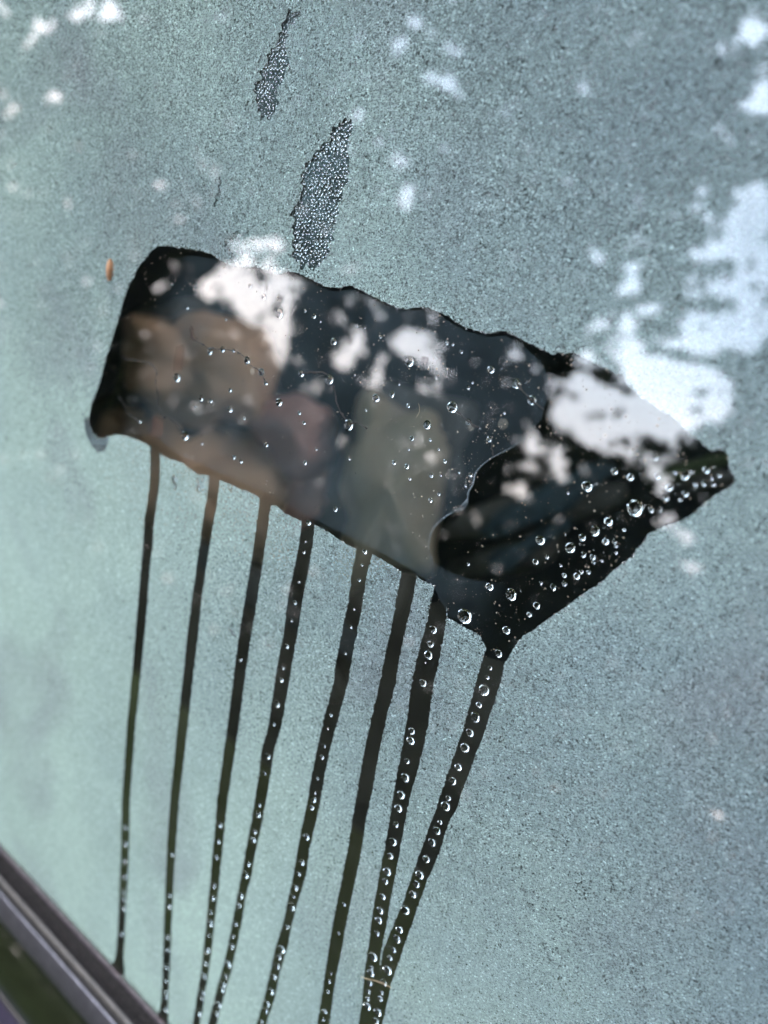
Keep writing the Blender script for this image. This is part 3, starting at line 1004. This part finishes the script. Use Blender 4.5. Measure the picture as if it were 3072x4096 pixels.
def extrude(name, prof, mat, smooth=True):
    us = [U0 + (U1 - U0) * i / 60 for i in range(61)]
    vv, ff = [], []
    k = len(prof)
    for i, u in enumerate(us):
        for j, (w, n) in enumerate(prof):
            vv.append((u, w + .00012 * noise.noise(Vector((u * 60, j, 0))), n + .00008 * noise.noise(Vector((u * 90, j, 7)))))
        if i:
            for j in range(k):
                ff.append(((i - 1) * k + j, (i - 1) * k + (j + 1) % k, i * k + (j + 1) % k, i * k + j))
    ff.append(tuple(range(k))[::-1])
    ff.append(tuple(range(60 * k, 61 * k)))
    o = link(name, mesh(name, vv, ff), mat, car)
    bv = o.modifiers.new('round', 'BEVEL')
    bv.width = .0005
    bv.segments = 3
    bv.limit_method = 'ANGLE'
    for p in o.data.polygons: p.use_smooth = smooth
    return o


def yy(r):      # row in the enlarged corner view -> photo row
    return 3200 + .6028 * r


OUT = GAP + THICK
N1, N2 = OUT + .0014, OUT + .0022
m_rub = principled('black_rubber', (.020, .017, .016), .9, bump=.8, bscale=2500, var=.7, spec=.08)
m_lip = principled('rubber_lip', (.05, .04, .042), .7, bump=.5, bscale=1500, var=.4, spec=.2)
m_sat = principled('satin_metal', (.155, .142, .152), .45, metal=.85, bump=.15, bscale=700, var=.18)
m_edge = principled('worn_edge', (.06, .05, .043), .6, metal=.2, var=.45, bump=.4, bscale=2500)
m_body = principled('dark_paint', (.011, .013, .006), .3, coat=1.0, bump=.05, bscale=300, var=.3)
m_sill = principled('dark_sill', (.03, .022, .04), .5, coat=.4, var=.4)
w0 = wrow(yy(300), OUT)
extrude('sealing_lip', [(w0, OUT + .00005), (w0 - .0002, N1), (wrow(yy(345), N1), N1 + .0003), (wrow(yy(352), N1), OUT + .00005)], m_lip)
extrude('rubber_strip', [(wrow(yy(352), N1) - .0001, OUT), (wrow(yy(360), N1), N1 - .0003), (wrow(yy(430), N2), N2), (wrow(yy(505), N2), N2), (wrow(yy(512), N2), OUT)], m_rub)
extrude('trim_edge', [(wrow(yy(514), N2), OUT), (wrow(yy(530), N2), N2 + .0007), (wrow(yy(565), N2), N2 + .0006), (wrow(yy(590), N2), OUT)], m_edge)
extrude('trim_groove', [(wrow(yy(590), N2) - .0001, OUT), (wrow(yy(592), N2) - .0001, N2 - .0006), (wrow(yy(628), N2), N2 - .0006), (wrow(yy(628), N2), OUT)], principled('groove', (.02, .016, .014), .8))
extrude('metal_trim', [(wrow(yy(630), N2) - .0001, OUT), (wrow(yy(636), N2), N2 - .0004), (wrow(yy(735), N2), N2 + .0012), (wrow(yy(780), N2), N2 + .0009), (wrow(yy(800), N2), N2 - .0008), (wrow(yy(805), N2), OUT)], m_sat)
wa = wrow(yy(806), N2) - .0001
extrude('door_panel', [(wa, OUT - .004), (wa, N2 - .0016), (wrow(yy(870), N2), N2 - .0012), (wrow(yy(900), N2), N2 + .0004), (wrow(yy(1250), N2), N2 + .001), (wrow(yy(1275), N2), N2 + .0002), (wrow(yy(1275), N2), OUT - .004)], m_body)
wb = wrow(yy(1276), N2) - .0001
extrude('door_ridge', [(wb, OUT - .004), (wb, N2 + .0008), (wrow(yy(1300), N2), N2 + .0010), (wrow(yy(1308), N2), OUT - .004)], m_edge)
wc = wrow(yy(1310), N2) - .0001
extrude('door_skin', [(wc, OUT - .004), (wc, N2), (wc - .03, N2 + .004), (wc - .25, N2 + .01), (wc - .25, OUT - .004)], m_sill)

vv, ff = [], []
for _ in range(700):
    u = random.uniform(U0, U1)
    t = random.random()
    w = wrow(yy(430), N2) * t + wrow(yy(503), N2) * (1 - t)
    if random.random() < .3: w = wrow(yy(370), N2) * t + wrow(yy(420), N2) * (1 - t)
    r = random.choice((.00008, .0001, .00014, .0002))
    b0 = len(vv)
    for i in range(5):
        a = 2 * math.pi * i / 5
        q = r * random.uniform(.5, 1.3)
        vv.append((u + q * math.cos(a), w + q * math.sin(a), N2 + .0001))
    vv.append((u, w, N2 + .0001 + r * .5))
    for i in range(5):
        ff.append((b0 + i, b0 + (i + 1) % 5, b0 + 5))
o = link('grime', mesh('grime', vv, ff), principled('grime', (.16, .13, .10), .95, var=.4, bscale=3000))
tag(o, 'specks of pale grime lying on the black rubber seal', 'grime', kind='stuff')
u_, w_ = at(383, 3903)
q_ = bpy.data.objects.new('water_drop', CAPS[0])
COL.objects.link(q_)
q_.matrix_world = PANE @ Matrix.Translation((u_, w_ + .0012, N2 + .0005)) @ Matrix.Diagonal((.0006, .0007, -.0006, 1))
tag(q_, 'single bright droplet sitting on the black rubber seal', 'water drop')

# cabin, in world axes; unseen sides closed in to keep it dark
inv = PANE.inverted()


def wbox(name, lo, hi, mat, parent=car, bevel=0.0, rot=None):
    c = [(x, y, z) for z in (lo[2], hi[2]) for x, y in ((lo[0], lo[1]), (hi[0], lo[1]), (hi[0], hi[1]), (lo[0], hi[1]))]
    if rot is not None:
        mid = Vector([(a + b) / 2 for a, b in zip(lo, hi)])
        c = [rot @ (Vector(p) - mid) + mid for p in c]
    me = mesh(name, [inv @ Vector(p) if parent is car else p for p in c], [(0, 3, 2, 1), (4, 5, 6, 7), (0, 1, 5, 4), (1, 2, 6, 5), (2, 3, 7, 6), (3, 0, 4, 7)])
    o = link(name, me, mat, parent, plane=False)
    if bevel:
        b = o.modifiers.new('round', 'BEVEL')
        b.width = bevel
        b.segments = 5
        for p in me.polygons: p.use_smooth = True
    return o


m_lin = principled('cabin_lining', (.006, .008, .009), .9, var=.3, bscale=20)
wbox('cabin_floor', (-1.1, -.02, .30), (.5, 1.5, .33), m_lin)
wbox('far_door', (-1.1, 1.45, .33), (.5, 1.5, 1.40), m_lin)  # carried up over the far window to shut out light
wbox('roof_lining', (-1.1, .225, 1.375), (.5, 1.5, 1.40), m_lin)
wbox('rear_light_stop', (-1.12, -.25, .33), (-1.1, 1.5, 1.375), m_lin)  # added end wall, unseen, blocks light from the cabin
wbox('front_light_stop', (.5, -.25, .33), (.52, 1.5, 1.12), m_lin)  # added end wall, unseen, kept low to let some light reach the pads
wbox('near_door_lining', (-1.1, -.27, .33), (.5, -.25, .80), m_lin)
for ua, ub in ((-1.15, U0), (U1, .55)):
    link('side_light_stop', mesh('side_light_stop', [(x, y, OUT + z) for z in (-.004, .003) for x, y in ((ua, -.5), (ub, -.5), (ub, W1 + .02), (ua, W1 + .02))], box_faces()), m_lin, car)  # added panels beside the pane, unseen, block light from the cabin

m_tan = principled('tan_leather', (.62, .40, .27), .6, bump=.3, bscale=40, var=.15)
m_bge = principled('beige_cloth', (.42, .33, .235), .9, var=.1)


def inside(x, y, t):
    """pane-space point seen at photo pixel (x, y), t metres in front of the camera"""
    return CAMP + cam_to_plane(Vector(((x - 1536) / FOCAL, (y - 2048) / FOCAL, 1))) * t


def pad(name, x, y, t, rx, ry, turn, mat, parent, label=None, sq=.75):
    """a padded, rounded-square cushion, rx and ry its half extents in metres"""
    vv, ff = [], []
    c = inside(x, y, t)
    ex = cam_to_plane(Vector((math.cos(turn), math.sin(turn), 0)))
    ey = cam_to_plane(Vector((-math.sin(turn), math.cos(turn), 0)))
    ez = cam_to_plane(Vector((0, 0, 1)))
    sp = lambda v, e: math.copysign(abs(v) ** e, v)
    for j in range(13):
        a_ = -math.pi / 2 + math.pi * j / 12
        for i in range(28):
            b_ = 2 * math.pi * i / 28
            p = c + ex * rx * sp(math.cos(a_), sq) * sp(math.cos(b_), sq) + ey * ry * sp(math.cos(a_), sq) * sp(math.sin(b_), sq) + ez * min(rx, ry) * .8 * math.sin(a_)
            q_ = (p - c)
            p = c + q_ * (1 + .42 * noise.noise(p * 22) + .16 * noise.noise(p * 55))
            vv.append(p)
        if j:
            for i in range(28):
                k_ = (j - 1) * 28
                ff.append((k_ + i, k_ + (i + 1) % 28, k_ + 28 + (i + 1) % 28, k_ + 28 + i))
    o = link(name, mesh(name, vv, ff, True), mat, parent)
    if label: o['label'] = label
    return o


m_pnk = principled('rosy_cloth', (.46, .25, .21), .8, var=.1)
m_olive = principled('olive_webbing', (.03, .04, .01), .8, var=.2)
m_dim = principled('dim_padding', (.10, .09, .08), .9, var=.2)
m_nav = principled('navy_cloth', (.035, .055, .068), .8, var=.2)
QD = 3072 / 1659
for lbl, items in (('blurred tan car seat', (('headrest', 430, 800, .80, .078, .060, .15, m_tan, .85), ('backrest', 430, 1030, .86, .12, .075, .35, m_tan, .6))),
                   ('blurred rosy and beige car seat', (('headrest', 640, 935, .82, .046, .042, .5, m_pnk, .9), ('backrest', 845, 1060, .80, .054, .098, .12, m_bge, .5), ('bolster', 700, 1085, .84, .045, .040, .2, m_pnk, .8))),
                   ('blurred navy blue car seat', (('cushion', 1170, 1090, .80, .075, .018, -.5, m_nav, .8), ('piping', 1130, 1185, .82, .055, .014, -.55, m_nav, .8), ('strap', 1500, 1010, .7, .04, .010, -.25, m_olive, .8), ('bolster', 560, 1270, .85, .14, .022, .55, m_nav, .8)))):
    e = bpy.data.objects.new('car_seat', None)
    COL.objects.link(e)
    e.parent = car
    e['label'] = lbl
    for nm, x, y, t, rx, ry, tn, mt, sq in items:
        pad(nm, x * QD, y * QD, t, rx, ry, tn, mt, e, None, sq)
        pad('dim_backing', x * QD - 40, y * QD + 30, t + .05, rx * 1.25, ry * 1.22, tn + .3, m_dim, e, None, sq)  # larger dim pad added behind each one to soften its outline

# ------------------------------------------------------------------ outdoors, seen mirrored in the glass
gm = NT('grass_ground')
bb = gm.n('ShaderNodeBsdfDiffuse')
go = gm.obj()
gm.put(bb.inputs['Color'], gm.mixc(gm.rng(gm.noise(1.5, 6, go, .7), .35, .65), (.016, .022, .009, 1), (.035, .045, .018, 1)))
gm.done(bb.outputs[0])
g = link('ground', mesh('ground', [(-200, -200, 0), (200, -200, 0), (200, 200, 0), (-200, 200, 0)], [(0, 1, 2, 3)]), gm.m, None, plane=False)
tag(g, kind='structure')

# openings in the foliage: photo px ellipses (x, y, rx, ry, turn, openness)
GP = []


def gaps(ox, oy, s, ls):
    for q in ls:
        x, y, rx, ry = q[:4]
        GP.append((ox + s * x, oy + s * y, s * rx, s * ry, math.radians(q[4] if len(q) > 4 else 0), q[5] if len(q) > 5 else 1.0))


gaps(300, 950, .7233, [(850,230,120,100),(740,290,80,45),(1000,340,170,120),(1120,470,100,80),(1110,560,70,60),(1110,640,50,45),(930,170,90,70),(1080,190,90,60,0,.8),(550,165,28,32,0,.8),(455,255,45,22,0,.85),(860,510,40,22,0,.5),(1245,700,20,26,0,.6),(1440,460,22,18,0,.45),(1170,300,60,60,0,.6),(960,60,90,60,0,.8),(1100,50,70,50,0,.8),(1200,240,60,30,0,.6)])
gaps(1200, 1100, .7233, [(290,405,68,125,32),(230,470,60,60),(430,540,45,95,32),(90,600,35,28,0,.5),(575,370,85,75),(690,420,80,85),(780,520,32,65,-35),(740,240,32,28,0,.7),(305,130,30,26,0,.5),(200,250,28,26,0,.6),(430,190,50,20,40,.5),(1215,440,34,28,0,.75),(1380,620,32,55),(1330,510,60,40,0,.5),(1550,680,110,160),(1600,850,130,90),(1280,900,55,35),(1310,970,45,38),(1280,1070,60,26),(1420,1000,45,55),(1450,1090,42,60),(1200,1180,85,30),(600,920,45,28,0,.55),(720,1010,45,30,0,.4),(880,1120,40,20,0,.4),(700,620,60,20,0,.35),(1590,470,90,40,30,.8)])
gaps(1700, 1500, .7836, [(850,150,180,140),(1040,220,230,100),(1220,270,150,55),(1060,390,60,60),(900,300,120,80),(700,180,70,120),(930,370,50,50),(450,570,65,30),(530,610,26,26),(1180,510,70,40,30),(1220,560,45,32),(1280,340,60,25,0,.5),(1190,420,110,18,-10,.5)])
gaps(2300, 700, .4974, [(1400,400,120,160),(1250,560,220,80),(1450,650,200,280),(1000,850,120,34),(1300,900,230,100),(1050,950,140,34),(1250,1180,400,100),(1420,1330,130,110),(800,1370,95,36),(430,890,140,75),(620,1080,100,70),(430,1200,120,90),(450,1400,130,170),(850,1600,340,110),(1000,1700,240,130),(950,2000,120,45),(700,1950,150,60,0,.8),(1040,130,60,50,0,.7),(1050,280,55,45,0,.8),(920,270,40,40,0,.8),(480,200,60,36,0,.5),(160,610,50,38,0,.5),(450,540,60,40,0,.4),(450,720,60,40,0,.7),(1300,1780,80,40,0,.7),(200,1200,80,60,0,.5)])
gaps(1536, 0, .9259, [(1600,140,65,95),(1445,90,28,28),(1480,200,42,32),(1620,450,90,60),(1640,330,40,50),(1535,260,28,14,0,.8),(1410,560,35,28,0,.7),(1480,610,25,20,0,.6),(130,90,36,46),(220,135,46,32),(300,220,65,40,20),(240,350,72,50),(50,200,48,44,0,.8),(340,420,24,18,0,.6),(570,460,24,22,0,.6),(545,520,24,18,0,.5),(430,590,24,15,0,.5),(850,380,22,26,0,.4),(1080,860,36,22,0,.5),(910,1090,30,20,0,.5),(1075,1140,40,22,0,.6),(60,700,50,60,0,.4),(90,860,50,50,0,.4)])
gaps(0, 0, .9259, [(440,40,125,55),(600,100,24,24),(240,100,24,24),(185,115,36,42),(110,165,34,44),(10,40,30,40),(240,430,40,24),(50,460,26,36),(330,210,18,18,0,.8),(290,290,15,15,0,.7),(360,300,15,15,0,.7),(20,380,22,28,0,.6),(850,640,18,18,0,.7),(910,730,26,26,0,.7),(700,800,40,18,0,.4),(1520,490,24,26,0,.8),(1600,340,40,40,0,.5),(440,140,22,20,0,.5)])
GP += [(3000, 900, 110, 190, .2, 1.0), (2900, 1340, 210, 80, -.1, 1.0), (3030, 1130, 110, 150, 0, 1.0), (2740, 1560, 210, 100, .5, 1.0), (2820, 1010, 90, 40, 0, 1.0), (2560, 1500, 70, 120, 0, 1.0), (3060, 380, 60, 90, 0, 1.0)]
GP.append((2750, 2140, 52, 24, .2, 1.0))
GP.append((2755, 2260, 56, 30, .1, 1.0))
GP.append((2660, 2080, 30, 24, 0, .5))
GP.append((2890, 3270, 60, 14, .6, .5))
GP = np.array(GP)

Rm = np.array([[-Hc.x, -Hc.y, -Hc.z], [-Vc.x, -Vc.y, -Vc.z], [Nc.x, Nc.y, Nc.z]])   # camera axes -> pane axes
P3 = np.array(PANE.to_3x3())
P0 = np.array(CENTRE)
CP = np.array(CAMP)


def open_at(px, py):
    o = np.zeros(len(px))
    for x, y, rx, ry, t, s in GP:
        dx, dy = px - x, py - y
        a = (dx * math.cos(t) + dy * math.sin(t)) / (rx + 15)
        b = (-dx * math.sin(t) + dy * math.cos(t)) / (ry + 15)
        q = np.sqrt(a * a + b * b)
        dens = (1 - s) * .2 + .014
        edge = min(.5, 22 / min(rx, ry))
        o = np.maximum(o, (1 - dens) * np.clip((1 + edge * .3 - q) / edge, 0, 1))
    return o


def vnoise(x, y, seed):
    r_ = np.random.default_rng(seed)
    tab = r_.random((64, 64))
    xi, yi = np.floor(x).astype(int), np.floor(y).astype(int)
    fx, fy = x - xi, y - yi
    fx = fx * fx * (3 - 2 * fx); fy = fy * fy * (3 - 2 * fy)
    a, b = tab[xi % 64, yi % 64], tab[(xi + 1) % 64, yi % 64]
    c, d = tab[xi % 64, (yi + 1) % 64], tab[(xi + 1) % 64, (yi + 1) % 64]
    return (a * (1 - fx) + b * fx) * (1 - fy) + (c * (1 - fx) + d * fx) * fy


# leaves: directions spread over the half space in front of the pane, at four metres and more
NL = 400000
dz = rng.random(NL) * .97 + .03
ph = rng.random(NL) * 2 * math.pi
rr = np.sqrt(1 - dz * dz)
D = np.stack([rr * np.cos(ph), rr * np.sin(ph), dz], 1)         # pane axes, leaving the glass
dist = rng.uniform(3.9, 4.9, NL)
Q = np.array([CP[0], CP[1], -CP[2]]) + D * dist[:, None]        # seen from the mirrored camera
Dw = D @ P3.T
Qw = Q @ P3.T + P0
Dm = D.copy(); Dm[:, 2] *= -1
C = Dm @ Rm                                                      # back into camera axes
infront = C[:, 2] > .12
px = np.where(infront, C[:, 0] / np.maximum(C[:, 2], .12) * FOCAL + 1536, 1e6)
py = np.where(infront, C[:, 1] / np.maximum(C[:, 2], .12) * FOCAL + 2048, 1e6)
inframe = infront & (px > -150) & (px < 3222) & (py > -150) & (py < 4246)
wx = 46 * (vnoise(px / 45 + 99, py / 45 + 99, 21) - .5) + 30 * (vnoise(px / 17 + 99, py / 17 + 99, 22) - .5)
wy = 40 * (vnoise(px / 45 + 99, py / 45 + 99, 23) - .5) + 30 * (vnoise(px / 17 + 99, py / 17 + 99, 24) - .5)
op = open_at(px + wx, py + wy)
op = np.where(op < .3, 0, op)
az = np.arctan2(Dw[:, 0], -Dw[:, 1]); el = np.arcsin(np.clip(Dw[:, 2], -1, 1))
outn = vnoise(az * 7 + 40, el * 9 + 40, 5) * .6 + vnoise(az * 17 + 40, el * 19 + 40, 6) * .4
OPEN_OUT = .86
op = np.where(inframe, op, np.where(outn > np.where((el > math.radians(48)) & (az < .9), .36, OPEN_OUT), 1.0, 0.0))  # unseen foliage opened overhead to light drop rims, closed elsewhere to dim the mist
keep = (rng.random(NL) > np.where(op > .99, 1.1, op)) & (Qw[:, 2] > .15)
Qw, Dw, dist, el, az = Qw[keep], Dw[keep], dist[keep], el[keep], az[keep]
n = len(Qw)
size = rng.uniform(.026, .052, n)
# leaf frame: roughly facing the car with random tilt
nrm = -Dw + rng.normal(0, .45, (n, 3)); nrm /= np.linalg.norm(nrm, axis=1)[:, None]
t1 = np.cross(nrm, rng.normal(0, 1, (n, 3))); t1 /= np.linalg.norm(t1, axis=1)[:, None]
t2 = np.cross(nrm, t1)
shape = np.array([(-1, 0, 0), (-.3, .45, .08), (.45, .38, .05), (1, 0, -.1), (.45, -.38, .05), (-.3, -.45, .08)])
LV = Qw[:, None, :] + size[:, None, None] * (shape[None, :, 0:1] * t1[:, None] + shape[None, :, 1:2] * t2[:, None] + shape[None, :, 2:3] * nrm[:, None])

lm = NT('leaves')
inf = lm.n('ShaderNodeNewGeometry')
colr = lm.mixc(inf.outputs['Random Per Island'], (.022, .034, .014, 1), (.04, .05, .02, 1))
d_ = lm.n('ShaderNodeBsdfDiffuse'); lm.put(d_.inputs[0], colr)
t_ = lm.n('ShaderNodeBsdfTranslucent'); lm.put(t_.inputs[0], colr)
lm.done(lm.mixs(.2, d_.outputs[0], t_.outputs[0]))
m_bark = principled('bark', (.09, .07, .055), .9, var=.4, bscale=30)
sect = np.digitize(az, [-.75, .35])
TLAB = ['leafy tree reflected in the left part of the glass, sky through its crown', 'leafy tree reflected across the middle of the glass', 'leafy tree reflected at the right, bright sky gaps in its crown']
for k in range(3):
    sel = sect == k
    V = LV[sel]
    m_ = len(V)
    e = bpy.data.objects.new('tree', None)
    COL.objects.link(e)
    a0 = [-1.5, -.1, 1.3][k]
    base = Vector((math.sin(a0) * 4.6, -math.cos(a0) * 4.6, 0))
    e.location = base
    tag(e, TLAB[k], 'tree', 'trees mirrored in the window')
    me = bpy.data.meshes.new('crown')
    me.vertices.add(m_ * 6)
    me.vertices.foreach_set('co', (V - np.array(base)).reshape(-1))
    me.loops.add(m_ * 6)
    me.loops.foreach_set('vertex_index', np.arange(m_ * 6, dtype=np.int32))
    me.polygons.add(m_)
    me.polygons.foreach_set('loop_start', np.arange(m_, dtype=np.int32) * 6)
    me.update()
    c_ = link('crown', me, lm.m, e)
    c_['kind'] = 'stuff'
    pts = [Vector((.15 * math.sin(z * 1.1), .1 * math.cos(z), z)) for z in np.linspace(0, 3.6, 14)]
    vv, ff = tube('', pts, lambda t: .19 * (1 - t * .6), None, seg=12)
    link('trunk', mesh('trunk', vv, ff, True), m_bark, e)
print('leaves', n, 'drops', len(placed))
